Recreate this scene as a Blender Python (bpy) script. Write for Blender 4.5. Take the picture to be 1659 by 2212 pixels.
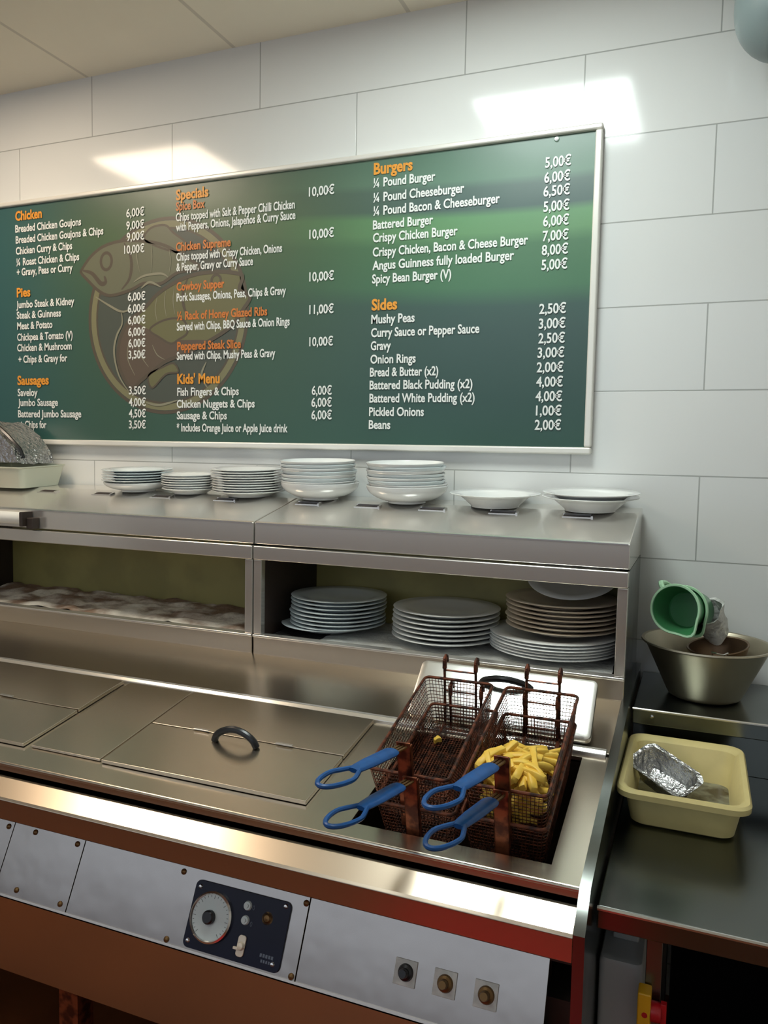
import bpy, bmesh, math, random
from mathutils import Matrix, Vector, Euler, noise
random.seed(7)
PI = math.pi
for o in list(bpy.data.objects): bpy.data.objects.remove(o)
sc = bpy.context.scene
C = sc.collection
# ------------------------------------------------ camera, world, exposure
cam = bpy.data.objects.new('camera', bpy.data.cameras.new('camera')); C.objects.link(cam)
YAW, PITCH, ROLL = 0.3814714, -0.0728520, -0.0198312
Rz = Matrix.Rotation(YAW, 3, 'Z'); Rx = Matrix.Rotation(PITCH, 3, 'X')
cr, sr = math.cos(ROLL), math.sin(ROLL)
Ry = Matrix(((cr, 0, sr), (0, 1, 0), (-sr, 0, cr)))
M = Rz @ Rx @ Ry
right, fwd, up = M.col[0], M.col[1], M.col[2]
cm = Matrix((( right[0], up[0], -fwd[0], 0.7502689), (right[1], up[1], -fwd[1], -2.4852708), (right[2], up[2], -fwd[2], -1.2041923), (0, 0, 0, 1)))
cam.matrix_world = cm
cam.data.sensor_fit = 'HORIZONTAL'; cam.data.sensor_width = 36; cam.data.lens = 36*1700/1659
cam.data.clip_start = .02
sc.camera = cam
w = bpy.data.worlds.new('world'); sc.world = w; w.use_nodes = True
w.node_tree.nodes['Background'].inputs[0].default_value = (.80, .88, 1, 1)
w.node_tree.nodes['Background'].inputs[1].default_value = .48
sc.view_settings.view_transform = 'Standard'; sc.view_settings.look = 'None'
sc.view_settings.gamma = 1; sc.view_settings.use_curve_mapping = False
sc.view_settings.exposure = 0.85
FLOOR = -2.85; CEIL = .225
COOL, WARM = (.90, 1, .97), (1, .82, .62)
PANELS = [(.135, -.96, COOL, 13, 'cool white square ceiling light panel above the plates near the menu board'),
          (-1.80, -.96, WARM, 11.5, 'warm white square ceiling light panel at the left near the tiled wall'),
          (-.525, -2.95, COOL, 4, 'added unseen fill light panel in the ceiling farther back in the kitchen')]  # last panel is an added fill lamp, out of view
# ------------------------------------------------ materials
def lin(c): return tuple((v/12.92 if v <= .04045 else ((v+.055)/1.055)**2.4) for v in (x/255 for x in c))
MATS = {}
def mat(name, rgb, rough=.5, metal=0, spec=.5, coat=0, emit=0, noise_amt=0, noise_scale=20, rgb2=None, bump=0, bump_scale=40, stretch=None, trans=0, alpha=1, rvar=0):
    m = bpy.data.materials.new(name); m.use_nodes = True; MATS[name] = m
    nt = m.node_tree; b = nt.nodes['Principled BSDF']; L = nt.links
    col = lin(rgb)+(1,)
    b.inputs['Base Color'].default_value = col; b.inputs['Roughness'].default_value = rough
    b.inputs['Metallic'].default_value = metal; b.inputs['Specular IOR Level'].default_value = spec
    b.inputs['Coat Weight'].default_value = coat; b.inputs['Transmission Weight'].default_value = trans
    b.inputs['Alpha'].default_value = alpha
    if emit:
        b.inputs['Emission Color'].default_value = col; b.inputs['Emission Strength'].default_value = emit
    tc = nt.nodes.new('ShaderNodeTexCoord'); mp = nt.nodes.new('ShaderNodeMapping')
    L.new(tc.outputs['Object'], mp.inputs[0])
    if stretch: mp.inputs['Scale'].default_value = stretch
    n = nt.nodes.new('ShaderNodeTexNoise'); n.inputs['Scale'].default_value = noise_scale; n.inputs['Detail'].default_value = 1.5 if metal > .9 and not rgb2 else 4
    L.new(mp.outputs[0], n.inputs[0])
    if noise_amt or rgb2:
        r = nt.nodes.new('ShaderNodeValToRGB'); L.new(n.outputs[0], r.inputs[0])
        c2 = lin(rgb2)+(1,) if rgb2 else tuple(v*(1-noise_amt) for v in col[:3])+(1,)
        r.color_ramp.interpolation = 'EASE'; wd_ = .12 if (rgb2 or not metal) else .45; r.color_ramp.elements[0].position = .5-wd_; r.color_ramp.elements[0].color = c2
        r.color_ramp.elements[1].position = .5+wd_; r.color_ramp.elements[1].color = col
        L.new(r.outputs[0], b.inputs['Base Color'])
    if rvar:
        mr = nt.nodes.new('ShaderNodeMapRange'); L.new(n.outputs[0], mr.inputs[0])
        mr.inputs[1].default_value = .05; mr.inputs[2].default_value = .95; mr.interpolation_type = 'SMOOTHSTEP'
        mr.inputs[3].default_value = rough-rvar; mr.inputs[4].default_value = rough+rvar
        L.new(mr.outputs[0], b.inputs['Roughness'])
    if bump:
        n2 = nt.nodes.new('ShaderNodeTexNoise'); n2.inputs['Detail'].default_value = 1 if metal > .9 and bump < .2 else 3; n2.inputs['Scale'].default_value = bump_scale
        L.new(tc.outputs['Object'], n2.inputs[0])
        bp = nt.nodes.new('ShaderNodeBump'); bp.inputs['Strength'].default_value = bump; bp.inputs['Distance'].default_value = .01
        L.new(n2.outputs[0], bp.inputs['Height']); L.new(bp.outputs[0], b.inputs['Normal'])
    return m
steel = mat('brushed_steel', (216, 205, 188), .25, 1, bump=.12, bump_scale=3)
steel_hood = mat('hood_steel', (226, 222, 215), .20, .8)
steel_dark = mat('worn_table_steel', (128, 132, 128), .22, 1, noise_amt=.2, noise_scale=5, rvar=.08)
steel_mirror = mat('polished_steel', (228, 227, 224), .22, 1)
steel_bowl = mat('bowl_steel', (196, 186, 164), .4, 1, noise_amt=.12, noise_scale=12)
panel_steel = mat('panel_steel', (178, 173, 168), .27, 1, bump=.25, bump_scale=5)
rail_steel = mat('rail_steel', (206, 190, 170), .28, 1, bump=.1, bump_scale=4)
steel_in = mat('stained_dark_steel', (70, 58, 46), .45, .8, noise_amt=.4, noise_scale=10)
grime = mat('baked_grease_wire', (112, 60, 38), .4, .5, rgb2=(48, 27, 20), noise_scale=60)
grime_light = mat('greasy_bracket_steel', (150, 86, 56), .36, .65, rgb2=(80, 42, 30), noise_scale=40)
ceramic = mat('white_glazed_ceramic', (226, 228, 226), .14, coat=.3)
ceramic_cream = mat('cream_glazed_ceramic', (222, 208, 188), .16, coat=.3)
ceramic_blue = mat('cool_white_glazed_ceramic', (212, 222, 224), .14, coat=.3)
black = mat('black_bakelite', (22, 22, 24), .3)
void = mat('recess_shade_black', (6, 5, 6), .7, spec=.1)  # black stands in for deep shade in the lower openings
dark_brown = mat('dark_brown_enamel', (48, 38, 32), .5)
olive = mat('olive_cabinet_back', (158, 150, 92), .45, noise_amt=.2, noise_scale=6)
lip_white = mat('white_aluminium_frame', (226, 224, 216), .3, .2)
blue = mat('blue_vinyl_grip', (10, 78, 142), .35, noise_amt=.15, noise_scale=60)
navy = mat('navy_enamel_plate', (10, 14, 38), .35, spec=.3)
dial_white = mat('dial_face_white', (196, 204, 202), .3)
cream = mat('cream_plastic_tub', (214, 198, 138), .35, noise_amt=.08, noise_scale=12)
jug_green = mat('green_plastic_jug', (62, 128, 80), .28)
jug_rim = mat('pale_green_plastic_edge', (168, 208, 170), .35)
foil = mat('aluminium_foil', (196, 196, 196), .25, 1, bump=.9, bump_scale=70)
chipm = mat('fried_potato', (238, 208, 96), .5, rgb2=(226, 182, 66), noise_scale=18)
paper = mat('stained_white_paper', (226, 220, 208), .85, rgb2=(128, 104, 86), noise_scale=7, bump=.6, bump_scale=40)
paper2 = mat('crumpled_white_paper', (196, 196, 192), .85, bump=.6, bump_scale=50)
rubber = mat('black_ribbed_mat', (34, 32, 32), .7)
orange = mat('orange_heading_ink', (222, 150, 52), .45)
orange2 = mat('dull_orange_ink', (200, 118, 52), .45)
white_ink = mat('white_ink', (226, 230, 226), .45)
brass = mat('tarnished_brass', (120, 92, 58), .4, .8)
tag_white = mat('worn_white_label', (206, 204, 198), .5, noise_amt=.2, noise_scale=40)
tile_floor = mat('terracotta_floor', (122, 66, 30), .5, noise_amt=.2, noise_scale=5)
red = mat('added_mat_red', (190, 22, 22), .5)
white_pl = mat('white_plastic', (222, 222, 216), .35)
cloudy = mat('cloudy_plastic', (214, 214, 208), .4, noise_amt=.35, noise_scale=30, bump=.8, bump_scale=50)
greyblue = mat('grey_green_duct_paint', (128, 142, 142), .4)
grey_bin = mat('grey_white_plastic', (176, 178, 176), .4)
yellow = mat('yellow_plastic', (214, 160, 30), .4)
oil = mat('dark_frying_oil', (20, 12, 6), .08)
wall_paint = mat('plain_wall_paint', (214, 212, 206), .6)
grout_c = lin((168, 170, 166))
def tiles_mat():
    m = bpy.data.materials.new('glossy_white_wall_tile'); m.use_nodes = True
    nt = m.node_tree; L = nt.links; b = nt.nodes['Principled BSDF']
    tc = nt.nodes.new('ShaderNodeTexCoord'); sp = nt.nodes.new('ShaderNodeSeparateXYZ'); cb = nt.nodes.new('ShaderNodeCombineXYZ')
    L.new(tc.outputs['Object'], sp.inputs[0])
    ad = nt.nodes.new('ShaderNodeMath'); ad.inputs[1].default_value = .74709/2; L.new(sp.outputs[0], ad.inputs[0])
    L.new(ad.outputs[0], cb.inputs[0]); L.new(sp.outputs[2], cb.inputs[1])
    br = nt.nodes.new('ShaderNodeTexBrick'); L.new(cb.outputs[0], br.inputs[0])
    br.offset = .5; br.offset_frequency = 2; br.squash = 1
    br.inputs['Scale'].default_value = 1; br.inputs['Brick Width'].default_value = .74709; br.inputs['Row Height'].default_value = .25
    br.inputs['Mortar Size'].default_value = .0022; br.inputs['Mortar Smooth'].default_value = .3; br.inputs['Bias'].default_value = 0
    br.inputs['Color1'].default_value = lin((222, 223, 220))+(1,); br.inputs['Color2'].default_value = lin((217, 219, 217))+(1,)
    br.inputs['Mortar'].default_value = lin((168, 170, 166))+(1,)
    L.new(br.outputs['Color'], b.inputs['Base Color'])
    b.inputs['Roughness'].default_value = .11
    n = nt.nodes.new('ShaderNodeTexNoise'); n.inputs['Scale'].default_value = 1.6; L.new(tc.outputs['Object'], n.inputs[0])
    mth = nt.nodes.new('ShaderNodeMath'); mth.operation = 'MULTIPLY_ADD'; mth.inputs[1].default_value = -1; L.new(br.outputs['Fac'], mth.inputs[0]); L.new(n.outputs[0], mth.inputs[2])
    bp = nt.nodes.new('ShaderNodeBump'); bp.inputs['Strength'].default_value = .35; bp.inputs['Distance'].default_value = .004
    L.new(mth.outputs[0], bp.inputs['Height']); L.new(bp.outputs[0], b.inputs['Normal'])
    return m
wall_tile = tiles_mat()
def ceiling_mat():
    m = bpy.data.materials.new('ceiling_board'); m.use_nodes = True
    nt = m.node_tree; L = nt.links; b = nt.nodes['Principled BSDF']
    tc = nt.nodes.new('ShaderNodeTexCoord'); mp = nt.nodes.new('ShaderNodeMapping'); L.new(tc.outputs['Object'], mp.inputs[0])
    mp.inputs['Location'].default_value = (.195, .63, 0)
    br = nt.nodes.new('ShaderNodeTexBrick'); L.new(mp.outputs[0], br.inputs[0]); br.offset = 0
    br.inputs['Scale'].default_value = 1; br.inputs['Brick Width'].default_value = .66; br.inputs['Row Height'].default_value = .66
    br.inputs['Mortar Size'].default_value = .008; br.inputs['Mortar Smooth'].default_value = .2
    for k in ('Color1', 'Color2'): br.inputs[k].default_value = lin((238, 232, 214))+(1,)
    br.inputs['Mortar'].default_value = lin((212, 206, 190))+(1,)
    L.new(br.outputs['Color'], b.inputs['Base Color']); b.inputs['Roughness'].default_value = .8
    return m
ceil_m = ceiling_mat()
def board_mat():
    # printed vinyl: dark green sheet with lighter wave bands at the right (top grey-green tone holds painted reflection), bluish at the left
    m = bpy.data.materials.new('printed_green_menu_vinyl'); m.use_nodes = True
    nt = m.node_tree; L = nt.links; b = nt.nodes['Principled BSDF']
    tc = nt.nodes.new('ShaderNodeTexCoord'); sp = nt.nodes.new('ShaderNodeSeparateXYZ'); L.new(tc.outputs['Object'], sp.inputs[0])
    def ramp(stops):
        r = nt.nodes.new('ShaderNodeValToRGB'); e = r.color_ramp.elements
        e[0].position, e[0].color = stops[0][0], lin(stops[0][1])+(1,); e[1].position, e[1].color = stops[-1][0], lin(stops[-1][1])+(1,)
        for p, c in stops[1:-1]:
            k = e.new(p); k.color = lin(c)+(1,)
        return r
    # vertical coordinate 0 (bottom) .. 1 (top) with a wave in x
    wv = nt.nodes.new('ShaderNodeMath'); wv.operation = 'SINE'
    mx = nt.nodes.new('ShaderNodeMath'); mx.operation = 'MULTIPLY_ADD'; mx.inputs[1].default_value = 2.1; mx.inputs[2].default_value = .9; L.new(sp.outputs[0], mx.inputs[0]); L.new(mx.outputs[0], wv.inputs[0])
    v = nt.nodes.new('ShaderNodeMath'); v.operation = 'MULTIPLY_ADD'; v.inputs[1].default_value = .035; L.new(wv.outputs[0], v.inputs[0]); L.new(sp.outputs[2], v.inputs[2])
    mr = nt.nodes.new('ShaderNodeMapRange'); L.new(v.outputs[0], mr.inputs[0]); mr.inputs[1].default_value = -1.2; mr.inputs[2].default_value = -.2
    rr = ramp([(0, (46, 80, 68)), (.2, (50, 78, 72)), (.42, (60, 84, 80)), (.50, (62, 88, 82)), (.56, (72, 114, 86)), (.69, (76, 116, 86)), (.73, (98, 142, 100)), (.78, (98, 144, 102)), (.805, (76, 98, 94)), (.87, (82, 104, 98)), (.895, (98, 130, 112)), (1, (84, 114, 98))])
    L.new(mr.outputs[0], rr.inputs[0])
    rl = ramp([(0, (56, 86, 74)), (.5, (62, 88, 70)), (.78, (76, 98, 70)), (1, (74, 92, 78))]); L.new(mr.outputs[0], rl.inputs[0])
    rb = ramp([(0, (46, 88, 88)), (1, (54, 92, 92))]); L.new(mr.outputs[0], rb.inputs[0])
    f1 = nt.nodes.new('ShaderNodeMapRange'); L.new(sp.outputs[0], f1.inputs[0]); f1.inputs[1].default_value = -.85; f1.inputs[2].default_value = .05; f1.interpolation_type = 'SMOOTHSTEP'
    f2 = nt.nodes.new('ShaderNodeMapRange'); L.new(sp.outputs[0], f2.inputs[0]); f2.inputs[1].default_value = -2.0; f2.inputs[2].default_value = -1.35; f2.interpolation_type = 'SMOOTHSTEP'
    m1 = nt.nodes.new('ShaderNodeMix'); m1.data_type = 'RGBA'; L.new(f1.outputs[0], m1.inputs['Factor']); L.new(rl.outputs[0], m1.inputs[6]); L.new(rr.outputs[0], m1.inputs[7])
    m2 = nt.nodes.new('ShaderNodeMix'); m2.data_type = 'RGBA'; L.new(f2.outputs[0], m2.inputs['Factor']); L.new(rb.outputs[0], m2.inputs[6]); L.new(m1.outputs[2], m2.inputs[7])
    L.new(m2.outputs[2], b.inputs['Base Color']); b.inputs['Roughness'].default_value = .33
    n = nt.nodes.new('ShaderNodeTexNoise'); n.inputs['Scale'].default_value = 3; L.new(tc.outputs['Object'], n.inputs[0])
    bp = nt.nodes.new('ShaderNodeBump'); bp.inputs['Strength'].default_value = .3; bp.inputs['Distance'].default_value = .01; L.new(n.outputs[0], bp.inputs['Height']); L.new(bp.outputs[0], b.inputs['Normal'])
    return m
board_m = board_mat()
# ------------------------------------------------ mesh helpers
class G:
    def __init__(s): s.v = []; s.f = []; s.m = []
    def add(s, vs, fs, M=None, mi=0):
        n = len(s.v)
        s.v += [tuple(M @ Vector(p)) if M else tuple(p) for p in vs]
        s.f += [tuple(i+n for i in f) for f in fs]; s.m += [mi]*len(fs); return s
    def box(s, x0, x1, y0, y1, z0, z1, M=None, mi=0):
        vs = [(x, y, z) for z in (z0, z1) for y in (y0, y1) for x in (x0, x1)]
        return s.add(vs, [(0, 2, 3, 1), (4, 5, 7, 6), (0, 1, 5, 4), (2, 6, 7, 3), (0, 4, 6, 2), (1, 3, 7, 5)], M, mi)
    def prism(s, poly, x0, x1, M=None, mi=0):      # poly of (y,z) extruded along x
        n = len(poly); vs = [(x0, y, z) for y, z in poly]+[(x1, y, z) for y, z in poly]
        fs = [tuple(range(n)), tuple(range(2*n-1, n-1, -1))]+[(i, (i+1) % n, n+(i+1) % n, n+i)[::-1] for i in range(n)]
        return s.add(vs, fs, M, mi)
    def extr(s, poly, z0, z1, M=None, mi=0):       # poly of (x,y) extruded along z
        n = len(poly); vs = [(x, y, z0) for x, y in poly]+[(x, y, z1) for x, y in poly]
        fs = [tuple(range(n))[::-1], tuple(range(n, 2*n))]+[(i, (i+1) % n, n+(i+1) % n, n+i) for i in range(n)]
        return s.add(vs, fs, M, mi)
    def lathe(s, prof, seg=48, M=None, mi=0, cap=False):
        vs = []; fs = []; n = len(prof)
        for k in range(seg):
            a = 2*PI*k/seg
            for r, z in prof: vs.append((r*math.cos(a), r*math.sin(a), z))
        for k in range(seg):
            for i in range(n-1):
                a, b2 = k*n+i, ((k+1) % seg)*n+i
                fs.append((a, b2, b2+1, a+1))
        if cap:
            fs.append(tuple(k*n for k in range(seg))[::-1]); fs.append(tuple(k*n+n-1 for k in range(seg)))
        return s.add(vs, fs, M, mi)
    def tube(s, pts, r, seg=8, closed=False, M=None, mi=0):
        pts = [Vector(p) for p in pts]; n = len(pts); vs = []; fs = []
        rr = r if isinstance(r, (list, tuple)) else [r]*n
        prev = None
        for i, p in enumerate(pts):
            a = pts[(i-1) % n] if (closed or i > 0) else p; b2 = pts[(i+1) % n] if (closed or i < n-1) else p
            t = (b2-a).normalized()
            if prev is None:
                u = t.cross(Vector((0, 0, 1))); u = u if u.length > .05 else t.cross(Vector((1, 0, 0)))
            else: u = prev - t*prev.dot(t)
            u.normalize(); prev = u; q = t.cross(u)
            for k in range(seg):
                an = 2*PI*(k+.5)/seg; vs.append(tuple(p+(u*math.cos(an)+q*math.sin(an))*rr[i]))
        for i in range(n if closed else n-1):
            for k in range(seg):
                a = i*seg+k; b2 = i*seg+(k+1) % seg; c = ((i+1) % n)*seg+(k+1) % seg; d = ((i+1) % n)*seg+k
                fs.append((a, b2, c, d))
        if not closed: fs += [tuple(range(seg))[::-1], tuple(range((n-1)*seg, n*seg))]
        return s.add(vs, fs, M, mi)
    def rings(s, rings, M=None, mi=0, cap0=True, cap1=False):   # list of closed rings with equal count
        n = len(rings[0]); vs = [p for r in rings for p in r]; fs = []
        for i in range(len(rings)-1):
            for k in range(n):
                fs.append((i*n+k, i*n+(k+1) % n, (i+1)*n+(k+1) % n, (i+1)*n+k))
        if cap0: fs.append(tuple(range(n))[::-1])
        if cap1: fs.append(tuple(range((len(rings)-1)*n, len(rings)*n)))
        return s.add(vs, fs, M, mi)
def rrect(hx, hy, r, z, seg=6, cx=0, cy=0):
    out = []
    for q, (sx, sy) in enumerate(((1, 1), (-1, 1), (-1, -1), (1, -1))):
        for k in range(seg+1):
            a = PI/2*q+PI/2*k/seg
            out.append((cx+sx*(hx-r)+r*math.cos(a), cy+sy*(hy-r)+r*math.sin(a), z))
    return out
def tag(o, label=None, cat=None, group=None, kind=None):
    if label: o['label'] = label
    if cat: o['category'] = cat
    if group: o['group'] = group
    if kind: o['kind'] = kind
    return o
def build(name, g, m, parent=None, bevel=0, smooth=35, world=True, label=None):
    me = bpy.data.meshes.new(name); me.from_pydata(g.v, [], g.f)
    bm = bmesh.new(); bm.from_mesh(me); bmesh.ops.recalc_face_normals(bm, faces=bm.faces); bm.to_mesh(me); bm.free()
    for k in (m if isinstance(m, (list, tuple)) else [m]): me.materials.append(k)
    if isinstance(m, (list, tuple)): me.polygons.foreach_set('material_index', g.m)
    if smooth:
        me.polygons.foreach_set('use_smooth', [True]*len(me.polygons)); me.set_sharp_from_angle(angle=math.radians(smooth))
    o = bpy.data.objects.new(name, me); C.objects.link(o)
    if parent:
        o.parent = parent
        if world: 
            bpy.context.view_layer.update() if False else None
            o.matrix_parent_inverse = basis(parent).inverted()
    if bevel:
        b = o.modifiers.new('bevel', 'BEVEL'); b.width = bevel; b.segments = 2; b.limit_method = 'ANGLE'; b.angle_limit = .6; b.harden_normals = True
    if label: o['label'] = label
    return o
def basis(o):
    b = o.matrix_basis.copy()
    if o.parent: b = basis(o.parent) @ o.matrix_parent_inverse @ b
    return b
def thing(name, label, cat, loc=(0, 0, 0), rot=(0, 0, 0), group=None):
    o = bpy.data.objects.new(name, None); o.location = loc; o.rotation_euler = rot; o.empty_display_size = .05
    C.objects.link(o); return tag(o, label, cat, group)
def T(x, y, z): return Matrix.Translation((x, y, z))
def fixb(o): return o.matrix_basis
def dup_tree(src, parent=None):
    c = src.copy(); C.objects.link(c); c.parent = parent
    for ch in src.children:
        d = dup_tree(ch, c)
    return c
# ------------------------------------------------ room shell
XL, XR, YB = -4.2, 1.9, -4.6
def st(name, g, m, **k): return tag(build(name, g, m, smooth=0, **k), kind='structure')
st('wall_back', G().box(XL, XR, 0, .1, FLOOR, CEIL+.1), wall_tile)
st('wall_left', G().box(XL-.1, XL, YB, .1, FLOOR, CEIL+.1), wall_paint)
st('wall_right', G().box(XR, XR+.1, YB, .1, FLOOR, CEIL+.1), wall_paint)
st('floor', G().box(XL-.1, XR+.1, YB, .1, FLOOR-.1, FLOOR), tile_floor)
st('ceiling', G().box(XL-.1, XR+.1, YB, .1, CEIL, CEIL+.1), ceil_m)
ct = thing('added_counter', 'added unseen brown counter behind the camera, reflected in the steel fronts', 'counter', (-1, -3.8, FLOOR))  # added unseen counter, supplies brown reflections in the steel fronts
build('added_counter_front', G().box(-3.9, 1.85, -3.85, -3.8, FLOOR+.001, -1.62), mat('added_counter_brown', (104, 66, 42), .45, noise_amt=.2, noise_scale=4, stretch=(1, 1, .2)), ct)
build('added_counter_top', G().box(-3.92, 1.87, -4.25, -3.76, -1.619, -1.58), mat('added_counter_tan', (150, 128, 104), .4), ct, bevel=.004)
rm = build('added_red_mat', G().extr([p[:2] for p in rrect(.40, .5, .04, 0, cx=.22, cy=-2.25)], FLOOR, FLOOR+.012), red); tag(rm, 'added red mat, out of view, reflected in the range front', 'mat')  # added out of view so the front steel reflects red
for (x, y, c, e, lab) in PANELS:
    t = thing('ceiling_light', lab, 'light', (x, y, CEIL))
    g = G()
    for a in ((-.325, .325, -.325, -.3), (-.325, .325, .3, .325), (-.325, -.3, -.3, .3), (.3, .325, -.3, .3)):
        g.box(x+a[0], x+a[1], y+a[2], y+a[3], CEIL-.012, CEIL)
    build('frame', g, white_pl, t)
    mm = mat('light_diffuser', (255, 255, 255), .5)
    b = mm.node_tree.nodes['Principled BSDF']; b.inputs['Emission Color'].default_value = tuple(c)+(1,); b.inputs['Emission Strength'].default_value = e
    build('diffuser', G().box(x-.3, x+.3, y-.3, y+.3, CEIL-.008, CEIL-.002), mm, t)
t = thing('duct', 'grey green rounded duct end under the ceiling at the far right', 'duct', (.905, -.2, CEIL))
g = G(); pr = [(.0, -.19)]+[(.13*math.sin(a), -.06-.13*math.cos(a)) for a in [PI/2*k/10 for k in range(1, 11)]]+[(.13, CEIL-.002)]
g.lathe(pr, 40, T(.905, -.2, 0)); build('duct_body', g, greyblue, t)
build('clamp_band', G().lathe([(.131, .0), (.135, .004), (.135, .026), (.131, .03)], 40, T(.905, -.2, .0)), white_pl, t)
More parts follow.
